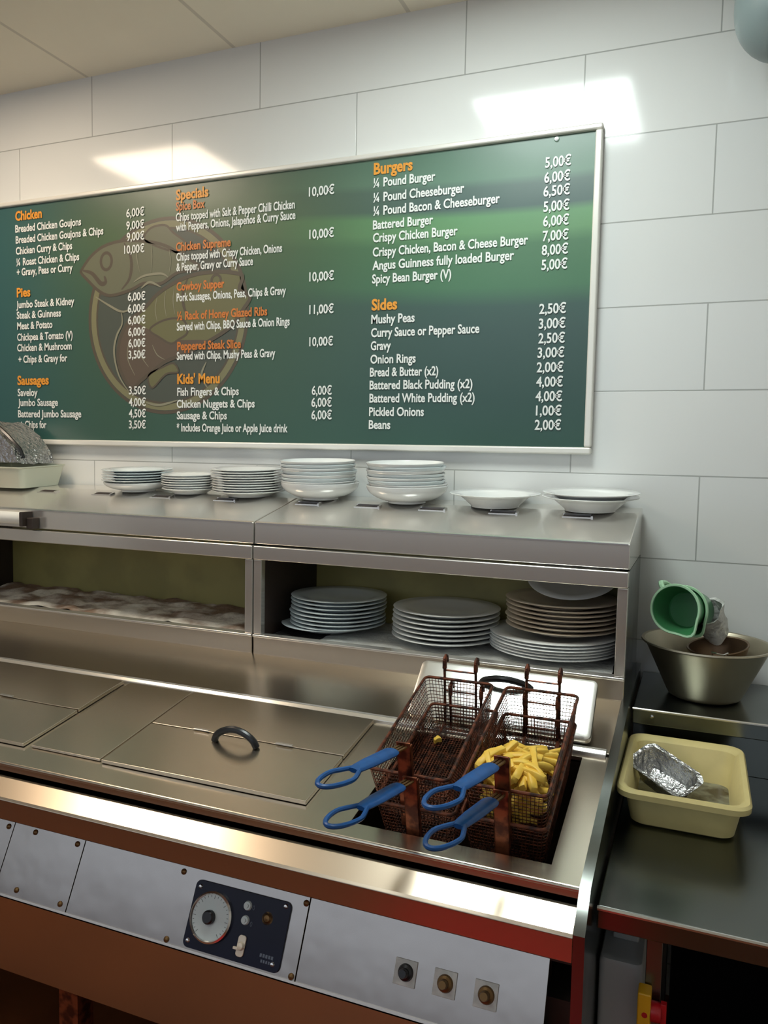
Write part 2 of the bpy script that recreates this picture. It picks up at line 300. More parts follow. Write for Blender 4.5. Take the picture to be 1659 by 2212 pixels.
# ------------------------------------------------ menu board
BX0, BX1, BZ0, BZ1, BY = -2.6, .437, -1.192, -.214, -.018
board = thing('menu_board', 'long green menu board with white and orange lettering on the tiled wall', 'menu board', (-.8, 0, BZ0))
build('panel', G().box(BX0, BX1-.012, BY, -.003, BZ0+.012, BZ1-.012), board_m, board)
g = G()
for a in ((BX0, BX1, BZ0, BZ0+.022), (BX0, BX1, BZ1-.018, BZ1), (BX1-.022, BX1, BZ0+.022, BZ1-.018), (BX0-.02, BX0, BZ0, BZ1)):
    g.box(a[0], a[1], -.032, -.001, a[2], a[3])
build('frame', g, lip_white, board, bevel=.006)
sg = G().lathe([(0, .006), (.006, .005), (.008, 0)], 16, T(.300, BY, -.243) @ Matrix.Rotation(PI/2, 4, 'X')); build('fixing_screw', sg, steel_mirror, board)
MENU = {'burgers': [('h', 'Burgers', -0.2988, -0.2808, 0.1367), ('i', '¼ Pound Burger', -0.2997, -0.3228, 0.2158), ('i', '¼ Pound Cheeseburger', -0.2988, -0.37, 0.3127), ('i', '¼ Pound Bacon & Cheeseburger', -0.2979, -0.4135, 0.4278), ('i', 'Battered Burger', -0.2982, -0.4586, 0.2104), ('i', 'Crispy Chicken Burger', -0.2973, -0.5006, 0.2927), ('i', 'Crispy Chicken, Bacon & Cheese Burger', -0.297, -0.5471, 0.5195), ('i', 'Angus Guinness fully loaded Burger', -0.2973, -0.5909, 0.4778), ('i', 'Spicy Bean Burger (V)', -0.2976, -0.6348, 0.2755), ('p', '5,00€', 0.2674, -0.3235, 0.0779), ('p', '6,00€', 0.2664, -0.3681, 0.078), ('p', '6,50€', 0.2652, -0.4088, 0.0797), ('p', '5,00€', 0.2668, -0.4544, 0.0783), ('p', '6,00€', 0.2673, -0.498, 0.0779), ('p', '7,00€', 0.2673, -0.5422, 0.0785), ('p', '8,00€', 0.2662, -0.5844, 0.0796), ('p', '5,00€', 0.2667, -0.6288, 0.0787)], 'sides': [('h', 'Sides', -0.2977, -0.723, 0.092), ('i', 'Mushy Peas', -0.298, -0.7672, 0.1545), ('i', 'Curry Sauce or Pepper Sauce', -0.2977, -0.8116, 0.3737), ('i', 'Gravy', -0.298, -0.8549, 0.0726), ('i', 'Onion Rings', -0.2984, -0.8995, 0.1616), ('i', 'Bread & Butter (x2)', -0.2993, -0.9425, 0.2417), ('i', 'Battered Black Pudding (x2)', -0.2997, -0.9856, 0.3582), ('i', 'Battered White Pudding (x2)', -0.2994, -1.0294, 0.3664), ('i', 'Pickled Onions', -0.2998, -1.0744, 0.1959), ('i', 'Beans', -0.3001, -1.1178, 0.0786), ('p', '2,50€', 0.2645, -0.7617, 0.0817), ('p', '3,00€', 0.2645, -0.8065, 0.0818), ('p', '2,50€', 0.2649, -0.8511, 0.081), ('p', '3,00€', 0.2639, -0.8951, 0.082), ('p', '2,00€', 0.2628, -0.9399, 0.0822), ('p', '4,00€', 0.2627, -0.9842, 0.0819), ('p', '4,00€', 0.2621, -1.0287, 0.082), ('p', '1,00€', 0.2647, -1.0728, 0.079), ('p', '2,00€', 0.2625, -1.117, 0.0812)], 'specials': [('h', 'Specials', -1.0877, -0.2853, 0.1415), ('s', 'Spice Box', -1.0877, -0.3234, 0.1262), ('s', 'Chicken Supreme', -1.0876, -0.4689, 0.2368), ('s', 'Cowboy Supper', -1.0846, -0.6133, 0.2078), ('s', '½ Rack of Honey Glazed Ribs', -1.0827, -0.7204, 0.3845), ('s', 'Peppered Steak Slice', -1.0816, -0.8312, 0.276), ('i', 'Chips topped with Salt & Pepper Chilli Chicken', -1.0877, -0.3616, 0.4951), ('i', 'with Peppers, Onions, Jalapeños & Curry Sauce', -1.0876, -0.3975, 0.4979), ('i', 'Chips topped with Crispy Chicken, Onions', -1.0857, -0.5052, 0.4447), ('i', '& Pepper, Gravy or Curry Sauce', -1.0856, -0.5421, 0.3277), ('i', 'Pork Sausages, Onions, Peas, Chips & Gravy', -1.0846, -0.652, 0.4606), ('i', 'Served with Chips, BBQ Sauce & Onion Rings', -1.0836, -0.7593, 0.476), ('i', 'Served with Chips, Mushy Peas & Gravy', -1.0835, -0.8671, 0.4195), ('p', '10,00€', -0.5389, -0.3275, 0.0965), ('p', '10,00€', -0.5352, -0.4701, 0.0937), ('p', '10,00€', -0.5331, -0.6135, 0.094), ('p', '11,00€', -0.5315, -0.7246, 0.0934), ('p', '10,00€', -0.5299, -0.8342, 0.0912)], 'kids': [('h', "Kids' Menu", -1.0815, -0.9551, 0.1868), ('i', 'Fish Fingers & Chips', -1.0815, -0.9992, 0.2683), ('i', 'Chicken Nuggets & Chips', -1.0833, -1.0442, 0.3369), ('i', 'Sausage & Chips', -1.0833, -1.0869, 0.2202), ('i', '* Includes Orange Juice or Apple Juice drink', -1.0833, -1.1321, 0.4719), ('p', '6,00€', -0.5176, -1.0016, 0.0769), ('p', '6,00€', -0.5186, -1.0426, 0.0786), ('p', '6,00€', -0.518, -1.086, 0.0787)], 'chicken': [('h', 'Chicken', -1.8725, -0.2889, 0.1403), ('i', 'Breaded Chicken Goujons', -1.8733, -0.3359, 0.34), ('i', 'Breaded Chicken Goujons & Chips', -1.8719, -0.3798, 0.4475), ('i', 'Chicken Curry & Chips', -1.8716, -0.4237, 0.2928), ('i', '¼ Roast Chicken & Chips', -1.8701, -0.4686, 0.3259), ('i', '+ Gravy, Peas or Curry', -1.8686, -0.5085, 0.291), ('p', '6,00€', -1.3147, -0.3263, 0.084), ('p', '9,00€', -1.315, -0.3727, 0.0841), ('p', '9,00€', -1.3132, -0.4146, 0.0822), ('p', '10,00€', -1.3254, -0.4611, 0.0943)], 'pies': [('h', 'Pies', -1.8702, -0.5934, 0.0728), ('i', 'Jumbo Steak & Kidney', -1.8733, -0.6384, 0.3028), ('i', 'Steak & Guinness', -1.8718, -0.6811, 0.2327), ('i', 'Meat & Potato', -1.8703, -0.724, 0.1868), ('i', 'Chickpea & Tomato (V)', -1.8712, -0.7694, 0.2906), ('i', 'Chicken & Mushroom', -1.872, -0.8123, 0.2866), ('i', '+ Chips & Gravy for', -1.8659, -0.8589, 0.2572), ('p', '6,00€', -1.3092, -0.6385, 0.0825), ('p', '6,00€', -1.3095, -0.6824, 0.0827), ('p', '6,00€', -1.3087, -0.7264, 0.0817), ('p', '6,00€', -1.3079, -0.7705, 0.0808), ('p', '6,00€', -1.3071, -0.8131, 0.0799), ('p', '3,50€', -1.3073, -0.8565, 0.08)], 'sausages': [('h', 'Sausages', -1.8733, -0.9477, 0.1678), ('i', 'Saveloy', -1.873, -0.9936, 0.1074), ('i', 'Jumbo Sausage', -1.8715, -1.0344, 0.2124), ('i', 'Battered Jumbo Sausage', -1.8723, -1.0804, 0.3323), ('i', '+ Chips for', -1.8616, -1.1239, 0.1413), ('p', '3,50€', -1.3059, -0.9923, 0.0802), ('p', '4,00€', -1.3061, -1.0369, 0.0803), ('p', '4,50€', -1.3063, -1.08, 0.0804), ('p', '3,50€', -1.3065, -1.1223, 0.0804)]}
EMB = {'c': [(-1.496, -0.7267), (-0.7795, -0.7564), (-1.1341, -0.3507), (-1.1626, -1.0571)], 'fish1': [(-1.5335, -0.5071), (-1.4874, -0.4587), (-1.4211, -0.4241), (-1.327, -0.4118), (-1.2124, -0.4247), (-1.1341, -0.4466), (-1.0736, -0.4802), (-0.9817, -0.5355), (-1.079, -0.5466), (-1.1565, -0.5821), (-1.2355, -0.5773), (-1.2931, -0.5967), (-1.3632, -0.6112), (-1.4106, -0.6108), (-1.4583, -0.5871), (-1.5064, -0.5465), (-1.5337, -0.5212)], 'fin1': [(-1.2237, -0.4215), (-1.2067, -0.3778), (-1.1396, -0.3702), (-1.101, -0.4003), (-1.041, -0.4473), (-1.0736, -0.4758)], 'fish2': [(-0.8013, -0.5779), (-0.8502, -0.5618), (-0.9023, -0.5562), (-0.9977, -0.5586), (-1.09, -0.5817), (-1.1734, -0.6218), (-1.2358, -0.6732), (-1.3052, -0.716), (-1.3465, -0.7795), (-1.3587, -0.8493), (-1.3414, -0.9107), (-1.2947, -0.9677), (-1.2481, -0.9404), (-1.1908, -0.9045), (-1.1343, -0.8714), (-1.0512, -0.8464), (-0.9433, -0.8028), (-0.849, -0.7535), (-0.7979, -0.6948), (-0.7702, -0.6531), (-0.8138, -0.6247)], 'fin2': [(-1.2075, -0.7524), (-1.1622, -0.7246), (-1.1009, -0.7137), (-1.0514, -0.7249), (-1.0377, -0.7681), (-1.0788, -0.7936), (-1.112, -0.806), (-1.1623, -0.7815)], 'tail2': [(-1.2136, -0.9225), (-1.1568, -0.896), (-1.1009, -0.8791), (-1.0787, -0.9114), (-1.1343, -0.9194), (-1.1966, -0.969)], 'gill1': [(-1.327, -0.4201), (-1.2983, -0.468), (-1.2927, -0.5142), (-1.3045, -0.5592), (-1.3396, -0.594)], 'mouth1': [(-1.5274, -0.5099), (-1.4819, -0.5246), (-1.4401, -0.5647), (-1.4162, -0.5615), (-1.422, -0.5379)], 'eye1': [(-1.4126, -0.4827), (-1.3801, -0.485)], 'eye2': [(-0.9126, -0.5861), (-0.8916, -0.5874)], 'gill2': [(-1.0354, -0.5717), (-1.057, -0.6194), (-1.0515, -0.6778), (-1.0242, -0.7149)], 'str': [[(-1.2693, -0.4247), (-1.2667, -0.4795), (-1.2525, -0.5351)], [(-1.2012, -0.4323), (-1.1956, -0.4801), (-1.2014, -0.5385)], [(-1.1175, -0.4635), (-1.112, -0.5042), (-1.1175, -0.5441)], [(-1.1734, -0.6309), (-1.1819, -0.6759), (-1.1735, -0.7218)], [(-1.1342, -0.6105), (-1.1398, -0.6553), (-1.1315, -0.7055)], [(-1.0954, -0.5993), (-1.1009, -0.6484), (-1.0926, -0.6983)], [(-1.3055, -0.7902), (-1.3117, -0.8552), (-1.277, -0.9213)], [(-1.2591, -0.778), (-1.2536, -0.8383), (-1.2135, -0.8902)], [(-1.1963, -0.8078), (-1.1737, -0.8452), (-1.1399, -0.8644)]], 'wave': [[(-1.4646, -0.6149), (-1.399, -0.6511), (-1.3401, -0.6773), (-1.2934, -0.6704)], [(-1.3401, -0.6773), (-1.3374, -0.7239), (-1.3642, -0.7695), (-1.3764, -0.8347), (-1.3532, -0.9199), (-1.3064, -0.9817)], [(-1.2814, -0.5699), (-1.2354, -0.5499), (-1.1565, -0.546), (-1.1231, -0.5617)], [(-1.247, -0.5948), (-1.2071, -0.5744), (-1.1565, -0.5956)], [(-1.2253, -1.0244), (-1.1626, -1.034), (-1.0786, -1.0162)], [(-0.9537, -0.8782), (-0.975, -0.927), (-0.9479, -0.9722)]]}
def text_geo(g, txt, x, z, width, cap, bold):
    cu = bpy.data.curves.new('t', 'FONT'); cu.body = txt; cu.size = 1; cu.offset = bold; cu.resolution_u = 3
    o = bpy.data.objects.new('t', cu); C.objects.link(o); bpy.context.view_layer.update()
    me = bpy.data.meshes.new_from_object(o.evaluated_get(bpy.context.evaluated_depsgraph_get()))
    xs = [v.co.x for v in me.vertices]
    x0, x1 = min(xs), max(xs); sx = width/(x1-x0); sy = cap/.73
    g.add([(x+(v.co.x-x0)*sx, BY-.0030, z+v.co.y*sy) for v in me.vertices], [tuple(p.vertices) for p in me.polygons])
    bpy.data.objects.remove(o); bpy.data.meshes.remove(me); bpy.data.curves.remove(cu)
KIND = {'h': ('heading_lettering', orange, .0372, .034), 's': ('subheading_lettering', orange2, .0312, .03), 'i': ('item_lettering', white_ink, .0300, .024), 'p': ('price_lettering', white_ink, .0315, .02)}
for secn, rows in MENU.items():
    for kd in 'hsip':
        rs = [r for r in rows if r[0] == kd]
        if not rs: continue
        nm, mm, cap, bold = KIND[kd]
        for sub in ([[r] for r in rs] if secn == 'specials' else [rs]):
            g = G()
            for _, txt, x, z, wd in sub: text_geo(g, txt, x, z, wd, cap, bold)
            build(nm, g, mm, board, smooth=0)
# emblem printed on the board: two fish inside a ring
em_dark = mat('emblem_dark_ink', (74, 78, 70), .4); em_ring = mat('emblem_ring_ink', (120, 118, 88), .4)
em_fish = mat('emblem_fish_ink', (102, 104, 84), .4); em_fish2 = mat('emblem_olive_fish_ink', (104, 103, 72), .4); em_line = mat('emblem_outline_ink', (84, 76, 64), .4)
em_light = mat('emblem_highlight_ink', (134, 132, 112), .4); em_rust = mat('emblem_rust_ink', (92, 80, 68), .4); em_body = mat('emblem_disc_ink', (74, 80, 72), .4)
def flat(pts, y): g = G(); return g.add([(x, y, z) for x, z in pts], [tuple(range(len(pts)))])
def smoothed(pts, closed=True, n=6):
    out = []; N = len(pts)
    rng = range(N) if closed else range(N-1)
    for i in rng:
        p = [pts[(i+k) % N] if closed else pts[min(max(i+k, 0), N-1)] for k in (-1, 0, 1, 2)]
        for j in range(n):
            t_ = j/n
            out.append(tuple(.5*((2*p[1][c])+(-p[0][c]+p[2][c])*t_+(2*p[0][c]-5*p[1][c]+4*p[2][c]-p[3][c])*t_**2+(-p[0][c]+3*p[1][c]-3*p[2][c]+p[3][c])*t_**3) for c in (0, 1)))
    if not closed: out.append(pts[-1])
    return out
def stroke(g, pts, wd, y, closed=False, taper=True):
    n = len(pts); L_, R_ = [], []
    for i, p in enumerate(pts):
        a = pts[(i-1) % n] if closed or i else p; b2 = pts[(i+1) % n] if closed or i < n-1 else p
        d = Vector((b2[0]-a[0], b2[1]-a[1])); d = d.normalized() if d.length else Vector((1, 0)); nn = Vector((-d.y, d.x))
        w_ = wd*(1 if (closed or not taper) else (.35+.65*math.sin(PI*i/(n-1))))/2
        L_.append((p[0]+nn.x*w_, y, p[1]+nn.y*w_)); R_.append((p[0]-nn.x*w_, y, p[1]-nn.y*w_))
    m_ = n if closed else n-1
    g.add(L_+R_, [(i, (i+1) % n, n+(i+1) % n, n+i) for i in range(m_)])
circ = lambda r, n=72: [(-1.138+r*math.cos(2*PI*k/n), -.704+r*math.sin(2*PI*k/n)) for k in range(n)]
build('emblem_disc', flat(circ(.352), BY-.0003), em_body, board, smooth=0)
g = G(); stroke(g, circ(.338), .024, BY-.0007, True); build('emblem_ring', g, em_ring, board, smooth=0)
g = G(); stroke(g, circ(.358), .012, BY-.0006, True); stroke(g, circ(.322), .007, BY-.0006, True)
f1, f2 = smoothed(EMB['fish1']), smoothed(EMB['fish2'])
build('emblem_outline', g, em_line, board, smooth=0)
def fill(pts, y):
    g = G(); bm = bmesh.new(); vs = [bm.verts.new((x, y, z)) for x, z in pts]
    f = bm.faces.new(vs); bmesh.ops.triangulate(bm, faces=[f])
    bm.verts.index_update()
    g.add([tuple(v.co) for v in bm.verts], [tuple(v.index for v in f.verts) for f in bm.faces]); bm.free(); return g
build('emblem_fin', fill(smoothed(EMB['fin1']), BY-.0009), em_fish, board, smooth=0)
build('emblem_fish', fill(f1, BY-.0011), em_fish, board, smooth=0)
g = G(); stroke(g, f1, .012, BY-.0013, True); stroke(g, smoothed(EMB['fin1']), .008, BY-.0013, True)
stroke(g, smoothed(EMB['gill1'], False), .014, BY-.0014); stroke(g, smoothed(EMB['mouth1'], False), .018, BY-.0014)
ex, ez = EMB['eye1'][0]; stroke(g, [(ex+.026*math.cos(a), ez+.032*math.sin(a)) for a in [2*PI*k/24 for k in range(24)]], .012, BY-.0014, True)
build('emblem_outline', g, em_line, board, smooth=0)
build('emblem_fish', fill(f2, BY-.0016), em_fish2, board, smooth=0)
build('emblem_belly', fill(smoothed([(p[0], p[1]) for p in [EMB['fish2'][i] for i in (7, 8, 9, 10, 11, 12, 13, 14, 15, 16)]]+[EMB['fin2'][5], EMB['fin2'][7], EMB['fin2'][0]]), BY-.0018), em_rust, board, smooth=0)
build('emblem_fin', fill(smoothed(EMB['fin2']), BY-.0020), em_fish2, board, smooth=0)
build('emblem_tail', fill(smoothed(EMB['tail2']), BY-.0020), em_fish2, board, smooth=0)
g = G(); stroke(g, f2, .014, BY-.0022, True); stroke(g, smoothed(EMB['fin2']), .008, BY-.0022, True); stroke(g, smoothed(EMB['gill2'], False), .012, BY-.0022); stroke(g, smoothed(EMB['tail2']), .007, BY-.0022, True)
ex, ez = EMB['eye2'][0]; stroke(g, [(ex+.02*math.cos(a), ez+.02*math.sin(a)) for a in [2*PI*k/20 for k in range(20)]], .009, BY-.0022, True)
build('emblem_outline', g, em_line, board, smooth=0)
g = G()
for s_ in EMB['str']: stroke(g, smoothed(s_, False), .0035, BY-.0024)
for s_ in EMB['wave']: stroke(g, smoothed(s_, False), .009, BY-.0024)
build('emblem_highlight', g, em_light, board, smooth=0)
# ------------------------------------------------ frying range
rng_ = thing('frying_range', 'long stainless steel frying range with a dark fry vat and control panel', 'frying range', (-.9, -.6, FLOOR))
XW0, XW1 = -2.7, .589
def dz(y): return -1.868+.165*(y+.70)
def slab(pts, th, x0, x1, g):       # thin folded sheet
    g.prism([(y, z) for y, z in pts]+[(y, z-th) for y, z in reversed(pts)], x0, x1)
g = G(); slab([(-.40, -1.817), (-.45, -1.826), (-.58, -1.850), (-.695, -1.864)], .01, XW0, XW1, g)
build('backsplash', g, steel, rng_, bevel=.002)
g = G().prism([(-.690, -1.855), (-.702, -1.855), (-.712, -1.862), (-.712, -1.872), (-.690, -1.872)], XW0, XW1-.006)
build('hinge_strip', g, steel_hood, rng_, bevel=.002)
VX0, VX1, VY0, VY1 = .135, .533, -.722, -1.10
g = G(); slab([(-.705, dz(-.705)), (-1.142, dz(-1.142)), (-1.150, dz(-1.15)-.004), (-1.150, -1.966)], .012, XW0, VX0, g)
slab([(-.705, dz(-.705)), (-1.142, dz(-1.142)), (-1.150, dz(-1.15)-.004), (-1.150, -1.966)], .012, VX1, XW1, g)
slab([(-.705, dz(-.705)), (VY0, dz(VY0))], .012, VX0, VX1, g)
slab([(VY1, dz(VY1)), (-1.142, dz(-1.142)), (-1.150, dz(-1.15)-.004), (-1.150, -1.966)], .012, VX0, VX1, g)
build('deck', g, steel, rng_, smooth=0)
g = G().tube([(XW0, -1.149, dz(-1.149)-.001), (XW1, -1.149, dz(-1.149)-.001)], .0035, 8); build('deck_edge', g, steel_mirror, rng_)
# vat
g = G(); vz = -2.14
for (a, b2, c, d) in ((VX0, VX1, VY0, VY0+.008), (VX0, VX1, VY1-.008, VY1), (VX0-.008, VX0, VY1-.008, VY0+.008), (VX1, VX1+.008, VY1-.008, VY0+.008)):
    ys = sorted((c, d)); top = dz(ys[0])-.008
    g.prism([(ys[0], top), (ys[1], dz(ys[1])-.008), (ys[1], vz), (ys[0], vz)], a, b2)
g.box(VX0-.008, VX1+.008, VY1-.008, VY0+.008, vz-.008, vz); build('fry_vat', g, steel_in, rng_)
build('frying_oil', G().box(VX0+.001, VX1-.001, VY1+.001, VY0-.001, vz+.004, vz+.06), oil, rng_)
# front rail, control panels
g = G().prism([(-1.152, -1.968), (-1.160, -1.969), (-1.203, -1.991), (-1.207, -1.996), (-1.207, -2.040), (-1.150, -2.044)], XW0, XW1)
build('front_rail', g, rail_steel, rng_, bevel=.0015, smooth=12)
build('rail_shadow_gap', G().box(XW0, XW1, -1.158, -1.02, -2.075, -2.045), dark_brown, rng_)  # dark brown strip stands for the shadow gap under the rail
PM = Matrix(((1, 0, 0, 0), (0, .434, -.901, -1.16), (0, .901, .434, -2.07), (0, 0, 0, 1)))   # local: x along panel, y up the slope, z out
for a, b2 in ((XW0, -1.35), (-1.347, -.686), (-.684, -.479), (-.477, .080), (.082, .546)):
    build('control_panel', G().box(a, b2, -.150, 0, -.003, 0, PM), panel_steel, rng_, bevel=.001)
build('panel_lip', G().box(XW0, .546, -.1505, -.146, 0, .003, PM), steel_hood, rng_)
for x, s_ in ((-.213, .012), (-.215, .14), (.074, .012), (.072, .14), (-.70, .012), (-.62, .010), (-.497, .012), (-.623, .132), (-.497, .134), (-.70, .134)):
    build('panel_screw', G().lathe([(0, .0045), (.003, .0042), (.0058, .002), (.0062, 0)], 14, PM @ T(x, -s_, 0)), brass, rng_)
# control plate
cp = build('control_plate', G().extr([p[:2] for p in rrect(.1105, .0625, .012, 0, cx=-.0645, cy=-.080)], 0, .004, PM), navy, rng_, bevel=.001)
def on(name, g, m, par, **k): return build(name, g, m, par, **k)
g = G().lathe([(.0475, .004), (.0475, .010), (.044, .013), (.042, .010)], 48, PM @ T(-.122, -.079, 0)); build('dial_bezel', g, steel_mirror, cp)
build('dial_face', G().lathe([(0, .0095), (.0425, .0095)], 48, PM @ T(-.122, -.079, 0)), dial_white, cp)
g = G()
for k in range(25):
    a = math.radians(-50+280*k/24); r0, r1 = (.034 if k % 4 == 0 else .037), .0405
    Mx = PM @ T(-.122, -.079, .0097) @ Matrix.Rotation(a, 4, 'Z'); g.box(r0, r1, -.0004, .0004, 0, .0002, Mx)
build('dial_marks', g, black, cp, smooth=0)
build('dial_hub', G().lathe([(0, .020), (.010, .020), (.013, .017), (.0135, .0096)], 24, PM @ T(-.124, -.079, 0)), black, cp)
for x, s_ in ((-.0475, .042), (-.0465, .068)):
    b_ = build('push_button', G().lathe([(0, .011), (.0035, .011), (.0035, .0085), (.0075, .0085), (.009, .004)], 20, PM @ T(x, -s_, 0)), dial_white, cp)
build('amber_lamp', G().lathe([(0, .009), (.006, .008), (.009, .004), (.012, .004)], 20, PM @ T(.0, -.055, 0)), brass, cp)
g = G().extr([p[:2] for p in rrect(.0085, .019, .006, 0, cx=-.043, cy=-.113)], .004, .008, PM)
g.lathe([(0, .015), (.006, .014), (.008, .008)], 18, PM @ T(-.042, -.113, 0)); g.box(-.058, -.043, -.121, -.116, .005, .011, PM); build('lever_switch', g, ceramic_cream, cp, bevel=.001)
for x, s_ in ((-.163, .030), (.034, .026), (-.164, .130), (.030, .129)):
    build('plate_screw', G().lathe([(0, .0075), (.003, .007), (.0048, .004)], 14, PM @ T(x, -s_, 0)), steel_mirror, cp)
g = G()
for x, s_, d in ((-.034, .043, .004), (-.032, .072, .004)):
    g.tube([(x+d/2*math.cos(a), -s_+d*math.sin(a), .0045) for a in [2*PI*k/10 for k in range(10)]], .0006, 4, True, PM)
for k in range(5):
    g.box(.000+.0062*k, .0045+.0062*k, -.122, -.116, .004, .0043, PM); g.box(.004+.0055*k, .0075+.0055*k, -.131, -.126, .004, .0043, PM)
build('plate_lettering', g, mat('faded_grey_ink', (96, 104, 118), .5), cp, smooth=0)
for i, (x, kl) in enumerate(((.293, 'knob with a dark stub on a white label'), (.368, 'knob with a brown stub on a white label'), (.443, 'knob with a brass stub on a white label'))):
    kp = build('knob_plate', G().box(x-.021, x+.021, -.103, -.060, 0, .003, PM), tag_white, rng_, bevel=.001)
    k_ = build('knob', G().lathe([(0, .024), (.0068, .024), (.008, .021), (.0085, .010), (.013, .008), (.015, .003)], 22, PM @ T(x+.001, -.081, 0)), (black if i == 0 else brass), kp, world=True)
# lower front and body
build('lower_panel', G().prism([(-1.222, -2.212), (-1.165, -2.435), (-1.150, -2.435), (-1.150, -2.20)], XW0, .546), rail_steel, rng_, smooth=12)
build('side_panel', G().prism([(-.43, -1.815), (-.70, -1.857), (-1.152, -1.933), (-1.215, -1.985), (-1.215, -2.845), (-.03, -2.845), (-.03, -1.815)], XW1+.001, .609), steel_dark, rng_)
build('body', G().box(.52, XW1, -1.145, -.45, FLOOR+.001, -2.15).box(XW0, .14, -.55, -.47, FLOOR+.001, -1.92), dark_brown, rng_)
g = G().box(XW0, .52, -1.14, -1.09, FLOOR+.08, FLOOR+.001)
for x in (-2.0, -1.32, -.58, .15): g.box(x, x+.055, -1.14, -1.09, FLOOR+.08, -2.43)
build('front_post', g, grime_light, rng_)
build('inner_shade_sheet', G().box(XW0, .52, -.72, -.70, FLOOR+.001, -2.16), void, rng_)  # black sheet paints the shade inside the lower openings
# ------------------------------------------------ pan lids
def handle_pts(L, h, n=20):
    return [(-L/2+L*k/n, 0, h*math.sin(PI*k/n)**.55) for k in range(n+1)]
def pan_lid(x0, x1, label, hx, y0=-.716, y1=-1.078):
    yc = (y0+y1)/2; th = math.atan(.165); Ln = abs(y1-y0)/math.cos(th)
    t = thing('pan_lid', label, 'pan lid', ((x0+x1)/2, yc, dz(yc)+.001), (th, 0, 0), 'steel lids over the frying pans')
    hw = (x1-x0)/2; hl = Ln/2
    for nm, (ya, yb) in (('rear_leaf', (.003, hl)), ('front_leaf', (-hl, -.001))):
        g = G(); N = 14
        vs = []; fs = []
        for j in range(5):
            for i in range(N+1):
                x = -hw+2*hw*i/N; y = ya+(yb-ya)*j/4
                vs.append((x, y, .010+.004*noise.noise(Vector((x*3+x0*5, y*5, 2)))))
        for j in range(4):
            for i in range(N): fs.append((j*(N+1)+i, j*(N+1)+i+1, (j+1)*(N+1)+i+1, (j+1)*(N+1)+i))
        nb = len(vs); vs += [(v[0], v[1], 0.001) for v in vs]
        bd = [i for i in range(N)]+[j*(N+1)+N for j in range(4)]+[4*(N+1)+i for i in range(N, 0, -1)]+[j*(N+1) for j in range(4, 0, -1)]
        for a, b2 in zip(bd, bd[1:]+bd[:1]): fs.append((a, b2, b2+nb, a+nb))
        g.add(vs, fs); build(nm, g, steel, t, world=False, bevel=.0015)
    for sx in (-1, 1):
        g = G().box(sx*.115-.022+hx, sx*.115+.022+hx, -.004, .004, .0135, .0165); build('hinge_clip', g, steel_mirror, t, world=False, bevel=.001)
    g = G().tube([(p[0]+hx, p[1]-.03, p[2]+.012) for p in handle_pts(.115, .036)], .0085, 10)
    build('handle', g, black, t, world=False, label='black arched handle')
    return t
pan_lid(-.507, .025, 'wide steel pan lid with a black arched handle beside the fry baskets', .0)
pan_lid(-1.47, -.745, 'steel pan lid at the far left with its black handle cut by the picture edge', -.0)
lt = thing('cover_plate', 'plain narrow steel cover plate between the two handled pan lids', 'cover plate', (-.62, -.9, dz(-.9)))
build('sheet', G().prism([(-.716, dz(-.716)+.001), (-1.074, dz(-1.074)+.001), (-1.074, dz(-1.074)+.007), (-.716, dz(-.716)+.007)], -.725, -.515), steel, lt, bevel=.0015)
# leaning lid behind the baskets
t = thing('loose_lid', 'bright polished steel lid propped up behind the fry baskets', 'pan lid', (.32, -.70, -1.862))
top, bot = (-.562, -1.737), (-.682, -1.846)
g = G(); r_ = .012
Lv = Vector((0, bot[0]-top[0], bot[1]-top[1])); Ln = Lv.length; e2 = -Lv.normalized(); e1 = Vector((1, 0, 0)); e3 = e1.cross(e2)
LM = Matrix(((1, 0, 0, .321), (0, e2.y, e3.y, (top[0]+bot[0])/2), (0, e2.z, e3.z, (top[1]+bot[1])/2), (0, 0, 0, 1)))
g.rings([rrect(.2225, Ln/2, .014, -.016), rrect(.2235, Ln/2, .014, -.004), rrect(.222, Ln/2-.002, .013, 0), rrect(.214, Ln/2-.008, .010, .0015)], LM, cap0=True, cap1=True)
build('sheet', g, steel_mirror, t)
build('prop_fold', G().prism([(top[0]+.010, top[1]-.016), (top[0]+.006, top[1]-.016), (-.540, -1.842), (-.545, -1.842)], .11, .532), steel_mirror, t)
g = G().tube([(p[0]+.005, p[1]+.035, p[2]-.002) for p in handle_pts(.125, .030)], .0085, 10, M=LM); build('handle', g, black, t, label='black arched handle')
